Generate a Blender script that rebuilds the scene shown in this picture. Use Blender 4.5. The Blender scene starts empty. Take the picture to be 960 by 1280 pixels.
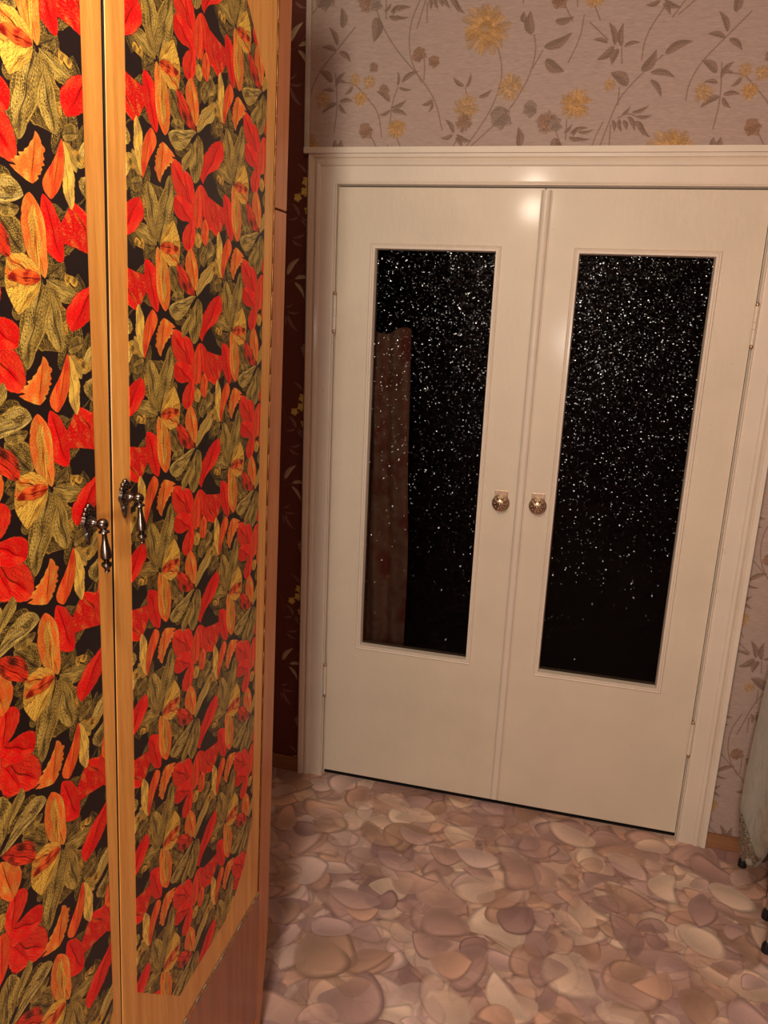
import bpy, bmesh, math, random
import numpy as np
from mathutils import Vector, Matrix

# ---------------------------------------------------------------- camera, light, exposure
SC = bpy.context.scene
COL = SC.collection
cam_d = bpy.data.cameras.new('camera'); cam = bpy.data.objects.new('camera', cam_d); COL.objects.link(cam)
cam_d.sensor_fit = 'VERTICAL'; cam_d.sensor_height = 36.0; cam_d.lens = 982.69 * 36.0 / 1280.0
cam_d.clip_start = 0.02; cam_d.clip_end = 50
right = Vector((0.96896999, 0.24342699, 0.0429011)); up = Vector((-0.1000266, 0.22744839, 0.96863920)); fwd = Vector((-0.22603514, 0.94287355, -0.24473984))
mw = Matrix((right, up, -fwd)).transposed().to_4x4(); mw.translation = Vector((0.76565, -2.42524, 1.63272))
cam.matrix_world = mw
SC.camera = cam
SC.view_settings.view_transform = 'Standard'; SC.view_settings.look = 'None'
SC.view_settings.gamma = 1.0; SC.view_settings.use_curve_mapping = False
SC.view_settings.exposure = 0.0
wd = bpy.data.worlds.new('world'); SC.world = wd; wd.use_nodes = True
wd.node_tree.nodes['Background'].inputs[0].default_value = (0.02, 0.014, 0.01, 1)
wd.node_tree.nodes['Background'].inputs[1].default_value = 0.2

def lamp(name, loc, power, color, radius):
    l = bpy.data.lights.new(name, 'POINT'); l.energy = power; l.color = color; l.shadow_soft_size = radius
    o = bpy.data.objects.new(name, l); o.location = loc; COL.objects.link(o); return o
lamp('ceiling_bulb', (0.43, -2.06, 2.20), 46, (1.0, 0.86, 0.68), 0.055)       # bare bulb of the hall, mirrored in the gloss paint
lamp('fill_light', (0.72, -3.20, 1.50), 84, (1.0, 0.90, 0.80), 0.14)            # added fill light behind the camera, no bulb known there

# ---------------------------------------------------------------- helpers
def tag(o, label=None, cat=None, group=None, kind=None):
    if label: o['label'] = label
    if cat: o['category'] = cat
    if group: o['group'] = group
    if kind: o['kind'] = kind
    return o
def empty(name, loc=(0, 0, 0)):
    o = bpy.data.objects.new(name, None); o.empty_display_size = 0.1; o.location = loc; COL.objects.link(o); return o
def obj(name, bm, mat, parent=None, smooth=False, bevel=0, origin=None):
    """Link the bmesh (in world coordinates) as one object; origin = empties' base so children keep their place."""
    bmesh.ops.recalc_face_normals(bm, faces=bm.faces[:])
    me = bpy.data.meshes.new(name)
    if smooth:
        for f in bm.faces: f.smooth = True
    bm.to_mesh(me); bm.free()
    for m in (mat if isinstance(mat, (list, tuple)) else [mat]): me.materials.append(m)
    if smooth:
        try: me.set_sharp_from_angle(angle=math.radians(40))
        except Exception: pass
    o = bpy.data.objects.new(name, me); COL.objects.link(o)
    if parent is not None:
        o.parent = parent
        base = Vector((0, 0, 0)); p = parent
        while p is not None: base += p.location; p = p.parent
        o.location = -base
    if bevel:
        b = o.modifiers.new('bevel', 'BEVEL'); b.width = bevel; b.segments = 2; b.limit_method = 'ANGLE'
    return o
def box(bm, x0, x1, y0, y1, z0, z1, mi=0):
    v = [bm.verts.new((x, y, z)) for x in (x0, x1) for y in (y0, y1) for z in (z0, z1)]
    for q in ((0, 1, 3, 2), (4, 6, 7, 5), (0, 4, 5, 1), (2, 3, 7, 6), (0, 2, 6, 4), (1, 5, 7, 3)):
        bm.faces.new([v[i] for i in q]).material_index = mi
    return v
def prism(bm, A, B, mi=0):
    """solid between two equal-length loops of 3-D points"""
    a = [bm.verts.new(p) for p in A]; b = [bm.verts.new(p) for p in B]; n = len(a)
    bm.faces.new(a).material_index = mi; bm.faces.new(b[::-1]).material_index = mi
    for i in range(n): bm.faces.new((a[i], b[i], b[(i + 1) % n], a[(i + 1) % n])).material_index = mi
def loft(bm, loops, cap=True):
    R = [[bm.verts.new(p) for p in l] for l in loops]; n = len(R[0])
    for a, b in zip(R, R[1:]):
        for i in range(n): bm.faces.new((a[i], a[(i + 1) % n], b[(i + 1) % n], b[i]))
    if cap: bm.faces.new(R[0]); bm.faces.new(R[-1][::-1])
def lathe(bm, prof, o, axis, n=20, flute=None):
    """prof = [(along, radius)]; axis = unit vector"""
    o = Vector(o); ax = Vector(axis).normalized()
    t = Vector((0, 0, 1)) if abs(ax.z) < .9 else Vector((1, 0, 0))
    e1 = ax.cross(t).normalized(); e2 = ax.cross(e1)
    L = []
    for a, r in prof:
        L.append([o + ax * a + (e1 * math.cos(2 * math.pi * i / n) + e2 * math.sin(2 * math.pi * i / n)) *
                  max(r, 1e-5) * (1 + (flute[1] * math.cos(flute[0] * 2 * math.pi * i / n) if flute else 0)) for i in range(n)])
    loft(bm, L)
def tube(bm, pts, r, n=10):
    pts = [Vector(p) for p in pts]; L = []
    for i, p in enumerate(pts):
        d = (pts[min(i + 1, len(pts) - 1)] - pts[max(i - 1, 0)]).normalized()
        t = Vector((0, 1, 0)) if abs(d.y) < .9 else Vector((1, 0, 0))
        e1 = d.cross(t).normalized(); e2 = d.cross(e1); rr = r[i] if isinstance(r, (list, tuple)) else r
        L.append([p + (e1 * math.cos(2 * math.pi * k / n) + e2 * math.sin(2 * math.pi * k / n)) * rr for k in range(n)])
    loft(bm, L)
def ball(bm, c, r, sx=1, sy=1, sz=1, seg=16):
    m = Matrix.Translation(c) @ Matrix.Diagonal((r * sx, r * sy, r * sz, 1))
    bmesh.ops.create_uvsphere(bm, u_segments=seg, v_segments=seg // 2 + 2, radius=1, matrix=m)

# ---------------------------------------------------------------- print painting (all prints are drawn here, stroke by stroke, in metres)
rng = np.random.default_rng(7)
def smooth_noise(n, f0, seed):
    r = np.random.default_rng(seed).standard_normal((n, n))
    k = np.fft.fftfreq(n) * n; K = np.hypot(k[:, None], k[None, :])
    g = np.exp(-((K - f0) / (0.45 * f0)) ** 2)
    x = np.real(np.fft.ifft2(np.fft.fft2(r) * g)); return x / x.std()
N1 = smooth_noise(512, 10, 1); N2 = smooth_noise(512, 40, 2); N3 = smooth_noise(512, 110, 3)
def nz(N, u, v):
    return N[(np.floor(u * 512).astype(int)) % 512, (np.floor(v * 512).astype(int)) % 512]
def ss(a, b, x):
    t = np.clip((x - a) / (b - a), 0, 1); return t * t * (3 - 2 * t)
def rgb(*c): return np.array(c, float) / 255
class Sheet:
    def __init__(s, w, h, ppm, bg):
        s.W = int(round(w * ppm)); s.H = int(round(h * ppm)); s.w = w; s.h = h
        s.px = s.W / w; s.py = s.H / h
        s.a = np.empty((s.H, s.W, 3)); s.a[:] = bg
    def patch(s, x0, z0, x1, z1):
        i = np.arange(int(math.floor(x0 * s.px)), int(math.ceil(x1 * s.px)) + 1)
        j = np.arange(int(math.floor(z0 * s.py)), int(math.ceil(z1 * s.py)) + 1)
        X, Z = np.meshgrid((i + .5) / s.px, (j + .5) / s.py)
        return X, Z, np.ix_(j % s.H, i % s.W)
    def put(s, ix, col, al):
        al = al[..., None]; s.a[ix] = s.a[ix] * (1 - al) + col * al
    def image(s, name):
        im = bpy.data.images.new(name, s.W, s.H)
        b = np.ones((s.H, s.W, 4), np.float32); b[..., :3] = np.clip(s.a, 0, 1)
        im.pixels.foreach_set(b.ravel()); im.update(); im.pack(); return im

# foliage film of the wardrobe doors
FC = dict(RD=rgb(214, 22, 26), RO=rgb(226, 72, 46), OR=rgb(230, 116, 58), YE=rgb(222, 172, 92), YL=rgb(236, 196, 104), KH=rgb(168, 146, 92),
          KL=rgb(192, 170, 114), OL=rgb(98, 82, 54), OLD=rgb(62, 52, 40), DK=rgb(52, 24, 20), DR=rgb(120, 24, 18))
def film_leaf(S, l, ox, oz, seed):
    bx, bz, tx, tz, sl, wl, sr, wr, c1, c2 = l
    bx += ox; bz += oz; tx += ox; tz += oz
    ln = math.hypot(tx - bx, tz - bz); m = max(wl, wr) + .004
    X, Z, ix = S.patch(min(bx, tx) - m, min(bz, tz) - m, max(bx, tx) + m, max(bz, tz) + m)
    ex, ez = (tx - bx) / ln, (tz - bz) / ln
    s = ((X - bx) * ex + (Z - bz) * ez) / ln
    t = -(X - bx) * ez + (Z - bz) * ex
    t = t + .014 * ln * nz(N1, s * .2 + seed * .13, X * 0 + seed * .37)
    q = np.clip(s, 0, 1)
    fl = np.sin(np.pi * q ** (math.log(.5) / math.log(sl))) ** .58 * wl
    fr = np.sin(np.pi * q ** (math.log(.5) / math.log(sr))) ** .58 * wr
    lim = np.where(t > 0, fl, fr) * (1 + (.10 if c1 == 'OR' and c2 == 'YE' and wr > .03 else .022) * nz(N2, s * .22 + seed * .11, seed * .7 + 0 * s)) + 1e-6
    al = ss(1.05, .97, np.abs(t) / lim) * (s > -.01) * (s < 1.01)
    tn = np.abs(t) / lim
    A, B = FC[c1], FC[c2]
    n1 = nz(N1, s * .25 + seed * .3, t * 6 + seed * .5)
    # strokes fan out from the midrib: coordinates sheared along the veins, stretched along them
    va = s - tn * .30; vb = tn
    n2 = nz(N2, va * .55 + seed * .7, vb * .10 + seed * .2 + .4 * (t > 0))
    n3 = nz(N3, va * .45 + seed * .9, vb * .07 + seed + .3 * (t > 0))
    long_ = nz(N2, t * 9 + seed * .4, s * .06 + seed)
    khaki = c1 in ('OL', 'KH', 'KL', 'OLD', 'YE')
    mx = np.clip(.22 + .36 * n1 + .20 * n2 + .16 * long_, 0, .95)
    mx = np.maximum(mx, ss(.30, .0, s) * .5)
    col = A + (B - A) * mx[..., None]
    lt = ss(.3, 1.5, n3 + .5 * n2) * ss(.02, .25, tn) * (.88 if khaki else .46)
    hl = FC['YL'] if khaki else rgb(250, 150, 110)
    col = col + (hl - col) * lt[..., None]
    dk = ss(.35, 1.4, -n3 + .5 * long_) * (.85 if khaki else .36)
    col = col * (1 - .62 * dk[..., None])
    col = col * (1 - .12 * (t > 0) * (c1 != 'YL'))[..., None]
    col = col * (1 - .5 * (ss(.07, .0, tn) * ss(1., .6, s) * ss(0, .1, s))[..., None])
    hi = ss(.80, .95, tn) * (.34 if c1 in ('KH', 'KL', 'OL') else .14)
    col = col + (FC['YL'] - col) * hi[..., None]
    col = col * (1 - .35 * ss(.93, 1.02, tn)[..., None])
    S.put(ix, col, al)
def film_sheet():
    sx, sz = .2328, .2256
    S = Sheet(2 * sx, sz, 3300, rgb(40, 29, 30))
    R = random.Random(11)
    for i in range(46):
        x, z, a, L = R.random() * 2 * sx, R.random() * sz, R.uniform(0, 6.28), R.uniform(.03, .07)
        film_leaf(S, (0, 0, L * math.cos(a), L * math.sin(a), .5, L * .22, .5, L * .26, 'OLD', 'OL'), x, z, R.random())
    for k, l in enumerate(FILM):
        for cx, cz in ((0, 0), (sx, sz / 2)): film_leaf(S, l, cx, cz, (k * .618) % 1)
    g = S.a.mean(axis=2, keepdims=True); S.a = np.clip(g + (S.a - g) * 1.14, 0, 1)
    S.a = S.a * .55 + ss(0, 1, S.a) * .45
    S.a *= 1 + .025 * rng.standard_normal((S.H, S.W, 1))
    return S.image('foliage_film')

def leafy(S, x0, z0, x1, z1, w, c, ox, oz, al=.9, edge=None, pw=.8):
    x0 += ox; x1 += ox; z0 += oz; z1 += oz
    ln = math.hypot(x1 - x0, z1 - z0) + 1e-6
    X, Z, ix = S.patch(min(x0, x1) - w - .004, min(z0, z1) - w - .004, max(x0, x1) + w + .004, max(z0, z1) + w + .004)
    s = ((X - x0) * (x1 - x0) + (Z - z0) * (z1 - z0)) / ln / ln
    t = (-(X - x0) * (z1 - z0) + (Z - z0) * (x1 - x0)) / ln + .10 * ln * np.sin(np.pi * s) * (1 if int(x0 * 1e3) % 2 else -1)
    q = np.clip(s, 0, 1); lim = w * .62 * np.sin(np.pi * q ** (.72 if pw == .8 else 1.5)) ** pw + 1e-5
    tn = np.abs(t) / lim; a = ss(1.12, .9, tn) * (s > 0) * (s < 1) * al
    n = .10 * nz(N3, X * 2, Z * 2) - .06 * np.sign(t)
    col = c * (1 + n[..., None]) * np.ones(X.shape + (1,))
    if edge is not None:
        col = col + (edge - col) * (ss(.55, 1, tn) * .6 + ss(.12, 0, tn) * .35)[..., None]
    S.put(ix, col, a)
def stem(S, p, c, ox, oz, w=.0022, al=.75):
    P = [(p[i] + ox, p[i + 1] + oz) for i in range(0, len(p), 2)]
    for _ in range(2):      # chaikin
        Q = [P[0]]
        for a, b in zip(P, P[1:]):
            Q += [(a[0] * .75 + b[0] * .25, a[1] * .75 + b[1] * .25), (a[0] * .25 + b[0] * .75, a[1] * .25 + b[1] * .75)]
        P = Q + [P[-1]]
    xs = [q[0] for q in P]; zs = [q[1] for q in P]
    X, Z, ix = S.patch(min(xs) - .006, min(zs) - .006, max(xs) + .006, max(zs) + .006)
    D = np.full(X.shape, 9.)
    for a, b in zip(P, P[1:]):
        dx, dz = b[0] - a[0], b[1] - a[1]; L2 = dx * dx + dz * dz + 1e-12
        u = np.clip(((X - a[0]) * dx + (Z - a[1]) * dz) / L2, 0, 1)
        D = np.minimum(D, np.hypot(X - a[0] - u * dx, Z - a[1] - u * dz))
    S.put(ix, np.ones(X.shape + (1,)) * c, ss(w * 1.1, w * .5, D) * al)
def flower(S, x, z, r, c, ox, oz, seed, dark=.75):
    x += ox; z += oz
    rr = random.Random(int(seed * 1000))
    for ring, n, k in ((1.0, 15, .36), (.78, 13, .36), (.52, 10, .34), (.3, 7, .3)):
        for i in range(n):
            a = 2 * math.pi * (i + rr.random() * .7) / n
            f = ring * (.86 + .25 * rr.random())
            sh = 1 + .22 * (rr.random() - .5) + (.10 if ring < .6 else 0)
            leafy(S, x + r * .12 * math.cos(a), z + r * .12 * math.sin(a), x + r * f * math.cos(a), z + r * f * math.sin(a), r * k * .8, c * sh, 0, 0, .5, c * dark, .5)
    leafy(S, x - r * .3, z, x + r * .3, z, r * .4, c * .9, 0, 0, .6, c * dark, .5)
def star(S, x, z, r, c, ox, oz, seed):
    for i in range(5):
        a = seed * 6 + 2 * math.pi * i / 5
        leafy(S, x + ox, z + oz, x + ox + r * math.cos(a), z + oz + r * math.sin(a), r * .7, c, 0, 0, .95, c * .7)
def maple(S, x, z, r, c, ox, oz, seed):
    for i, f in enumerate((1, .85, .85, .7, .7)):
        a = -2 + seed * 3 + (0, .9, -.9, 1.8, -1.8)[i]
        leafy(S, x - r * .5 * math.cos(a), z - r * .3 * math.sin(a), x + r * f * math.cos(a), z + r * f * math.sin(a), r * .85, c, ox, oz, .8)
def wallpaper_sheet(items, w, h, ppm, bg, col, lattice, ornate, weave):
    S = Sheet(w, h, ppm, bg)
    for k, it in enumerate(items):
        for ox, oz in lattice:
            T = it[0]; sd = (k * .618) % 1
            if T == 'L': leafy(S, *it[1:6], col[it[6] if len(it) > 6 else 'L'], ox, oz, .85, col.get('edge') if ornate else None)
            elif T == 'S': stem(S, it[1:], col['S'], ox, oz)
            elif T == 'M': maple(S, it[1], it[2], it[3], col[it[4]], ox, oz, sd)
            elif T == 'F' and ornate and it[4] == 'y': star(S, it[1], it[2], it[3], col['y'], ox, oz, sd)
            else: flower(S, it[1], it[2], it[3], col[it[4]], ox, oz, sd)
    if weave:
        r = rng.standard_normal((S.H, S.W)); k = np.ones(9) / 3
        f = np.abs(np.fft.fftfreq(S.W))[None, :]; g = np.abs(np.fft.fftfreq(S.H))[:, None]
        t = np.real(np.fft.ifft2(np.fft.fft2(r) * np.exp(-(f / .03) ** 2 - (g / .3) ** 2))); t /= t.std()
        S.a *= 1 + weave * t[..., None]
    return S
def floor_sheet():
    S = Sheet(1.5, 1.5, 900, rgb(196, 168, 150))
    pal = [rgb(190, 158, 144), rgb(172, 142, 132), rgb(206, 180, 160), rgb(166, 138, 132), rgb(188, 160, 154), rgb(214, 192, 172), rgb(176, 142, 124), rgb(150, 122, 118), rgb(196, 160, 138), rgb(200, 176, 166), rgb(168, 138, 118)]
    R = random.Random(4)
    for i in range(1900):
        cx, cy = R.random() * 1.5, R.random() * 1.5
        a = R.uniform(.036, .084); b = a * R.uniform(.42, .85); th = R.gauss(0, .8); bend = R.uniform(-.95, .95); p = R.uniform(1.8, 2.6)
        egg = R.uniform(-.35, .35)
        X, Y, ix = S.patch(cx - a * 1.5, cy - a * 1.5, cx + a * 1.5, cy + a * 1.5)
        u = ((X - cx) * math.cos(th) + (Y - cy) * math.sin(th)) / a; v = (-(X - cx) * math.sin(th) + (Y - cy) * math.cos(th)) / b
        v = (v + bend * (u * u - .4)) / (1 + egg * u)
        d = (np.abs(u) ** p + np.abs(v) ** p) ** (1 / p) if i % 5 < 3 else np.abs(u) ** 1.9 + np.abs(v) ** R.uniform(1.0, 1.35)
        sh = ss(1.18, 1.0, d) * .20 * ss(.2, -.7, v)
        S.put(ix, np.ones(X.shape + (1,)) * rgb(96, 66, 58), sh * (d > .98))
        c = pal[R.randrange(len(pal))]; ph = R.uniform(0, 6.28); g = (u * math.cos(ph) + v * math.sin(ph))
        edge = ss(.72, 1.0, d) * ss(-.3, .9, g)
        col = c * (1 + .17 * g)[..., None] + .05 * (ss(.6, .97, d) * ss(-.2, -.9, g))[..., None]
        col = col * (1 - .34 * edge[..., None])
        S.put(ix, col, ss(1.02, .985, d) * R.choice((.5, .66, .84)))
    S.a = (S.a - .64) * 1.2 + np.array([.685, .68, .69])
    S.a *= 1 + .018 * rng.standard_normal((S.H, S.W, 1))
    return S.image('pebble_lino')

# traced print motifs, in metres on the plane they are printed on
FILM = [
    (-0.0776, 0.1306, 0.0694, 0.2136, 0.35, 0.004, 0.8, 0.0155, 'OLD', 'OL'),
    (-0.0795, 0.0555, -0.0726, 0.0884, 0.44, 0.004, 0.58, 0.01, 'OLD', 'OL'),
    (0.0442, 0.2473, 0.0155, 0.2626, 0.8, 0.0164, 0.2, 0.0171, 'OLD', 'OL'),
    (0.106, 0.124, 0.0402, 0.1409, 0.8, 0.016, 0.44, 0.0185, 'OLD', 'OL'),
    (-0.0623, -0.0098, -0.0804, 0.0212, 0.57, 0.004, 0.32, 0.0171, 'OLD', 'OL'),
    (0.0695, 0.1637, 0.0293, 0.2032, 0.6, 0.0214, 0.6, 0.016, 'OL', 'KH'),
    (-0.0278, 0.0786, 0.0041, 0.0529, 0.8, 0.0198, 0.37, 0.0047, 'OL', 'OLD'),
    (0.0233, 0.0212, 0.0388, 0.1115, 0.4, 0.004, 0.45, 0.0141, 'OL', 'OLD'),
    (-0.0083, 0.0029, -0.0424, 0.0675, 0.71, 0.0176, 0.61, 0.0084, 'OL', 'YE'),
    (-0.0059, 0.0031, -0.0279, 0.0764, 0.56, 0.0131, 0.61, 0.0183, 'KH', 'OL'),
    (0.0012, 0.0037, 0.0324, 0.0918, 0.3, 0.0209, 0.49, 0.016, 'KH', 'OL'),
    (-0.0059, 0.0008, -0.0564, 0.0168, 0.71, 0.0097, 0.54, 0.0139, 'OL', 'KH'),
    (-0.0055, -0.0009, -0.0565, 0.0124, 0.65, 0.0068, 0.54, 0.0073, 'KH', 'OL'),
    (-0.006, -0.0022, -0.0317, -0.0175, 0.27, 0.0084, 0.8, 0.0117, 'OL', 'OLD'),
    (-0.0378, -0.01, -0.0588, 0.0038, 0.8, 0.0075, 0.5, 0.0044, 'YE', 'OL'),
    (-0.0394, -0.009, -0.0425, 0.0048, 0.59, 0.004, 0.52, 0.0041, 'YE', 'OL'),
    (-0.0401, 0.0734, -0.0686, 0.0668, 0.59, 0.0106, 0.39, 0.0073, 'OL', 'KH'),
    (0.124, 0.095, 0.1765, 0.0275, 0.8, 0.0457, 0.31, 0.0233, 'RD', 'OR'),
    (0.1215, 0.0946, 0.117, 0.0343, 0.46, 0.0129, 0.51, 0.0227, 'RD', 'OR'),
    (0.1251, 0.094, 0.146, 0.0327, 0.58, 0.0172, 0.37, 0.0051, 'RO', 'RD'),
    (0.1266, 0.0965, 0.1857, 0.1672, 0.23, 0.025, 0.78, 0.0227, 'RD', 'RO'),
    (0.0943, 0.0562, 0.0363, 0.1146, 0.51, 0.0228, 0.32, 0.026, 'RO', 'RD'),
    (0.0957, 0.0551, 0.0697, 0.1003, 0.47, 0.005, 0.43, 0.0142, 'RD', 'RO'),
    (0.1001, 0.0318, 0.0437, 0.0689, 0.76, 0.0203, 0.26, 0.0211, 'RD', 'RO'),
    (0.0835, -0.0026, 0.0944, 0.04, 0.32, 0.0233, 0.58, 0.0151, 'RO', 'RD'),
    (0.1086, 0.0327, 0.1124, 0.09, 0.44, 0.0138, 0.49, 0.0129, 'RO', 'OR'),
    (-0.0043, 0.1388, -0.0323, 0.2061, 0.52, 0.0157, 0.56, 0.0189, 'RD', 'RO'),
    (-0.0033, 0.2238, 0.0169, 0.1401, 0.61, 0.024, 0.5, 0.0151, 'OR', 'YE'),
    (0.0059, 0.221, 0.011, 0.1498, 0.64, 0.0092, 0.53, 0.0066, 'YE', 'OR'),
    (0.0036, 0.0004, 0.041, 0.0357, 0.38, 0.0071, 0.8, 0.0331, 'YE', 'YL'),
    (0.0036, 0.2263, 0.0528, 0.2046, 0.8, 0.0286, 0.44, 0.0138, 'YE', 'OR'),
    (0.0036, -0.0001, 0.0539, -0.0013, 0.49, 0.0075, 0.44, 0.009, 'OR', 'DR'),
    (0.1046, 0.1702, 0.0878, 0.2289, 0.62, 0.0216, 0.49, 0.0154, 'OR', 'YE'),
    (0.1024, 0.1634, 0.0491, 0.2044, 0.63, 0.0179, 0.5, 0.0091, 'RO', 'DK'),
    (0.0696, 0.1573, 0.0328, 0.158, 0.69, 0.0042, 0.43, 0.0109, 'OL', 'KH'),
    (0.106, 0.162, 0.0254, 0.1445, 0.7, 0.0224, 0.44, 0.0048, 'KL', 'OL'),
    (0.1106, 0.1596, 0.1013, 0.0937, 0.36, 0.0217, 0.64, 0.0208, 'KH', 'OLD'),
    (0.0984, 0.1463, 0.0666, 0.1031, 0.49, 0.0074, 0.75, 0.0117, 'KH', 'OL'),
    (0.1096, 0.1626, 0.1681, 0.2142, 0.34, 0.0154, 0.75, 0.0116, 'KL', 'YE'),
    (0.1303, 0.2051, 0.1514, 0.2473, 0.2, 0.0179, 0.8, 0.0209, 'OL', 'KL'),
    (0.1375, 0.2371, 0.1344, 0.2746, 0.43, 0.0151, 0.5, 0.0101, 'OR', 'RO'),
    (0.1149, 0.2315, 0.1097, 0.2528, 0.52, 0.0109, 0.46, 0.011, 'YE', 'KH'),
    (-0.0443, 0.0793, -0.0747, 0.0995, 0.72, 0.0075, 0.51, 0.0056, 'YE', 'OL'),
    (-0.041, 0.0803, -0.0639, 0.1079, 0.58, 0.0074, 0.48, 0.0076, 'KH', 'YE'),
    (-0.0417, 0.0808, -0.0515, 0.1484, 0.53, 0.0136, 0.6, 0.0087, 'YL', 'KH'),
    (-0.0378, 0.0779, -0.0179, 0.1422, 0.48, 0.0122, 0.8, 0.0174, 'OR', 'RO'),
    (0.0044, 0.0795, 0.012, 0.131, 0.46, 0.0162, 0.8, 0.0306, 'OR', 'YE'),
]
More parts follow.
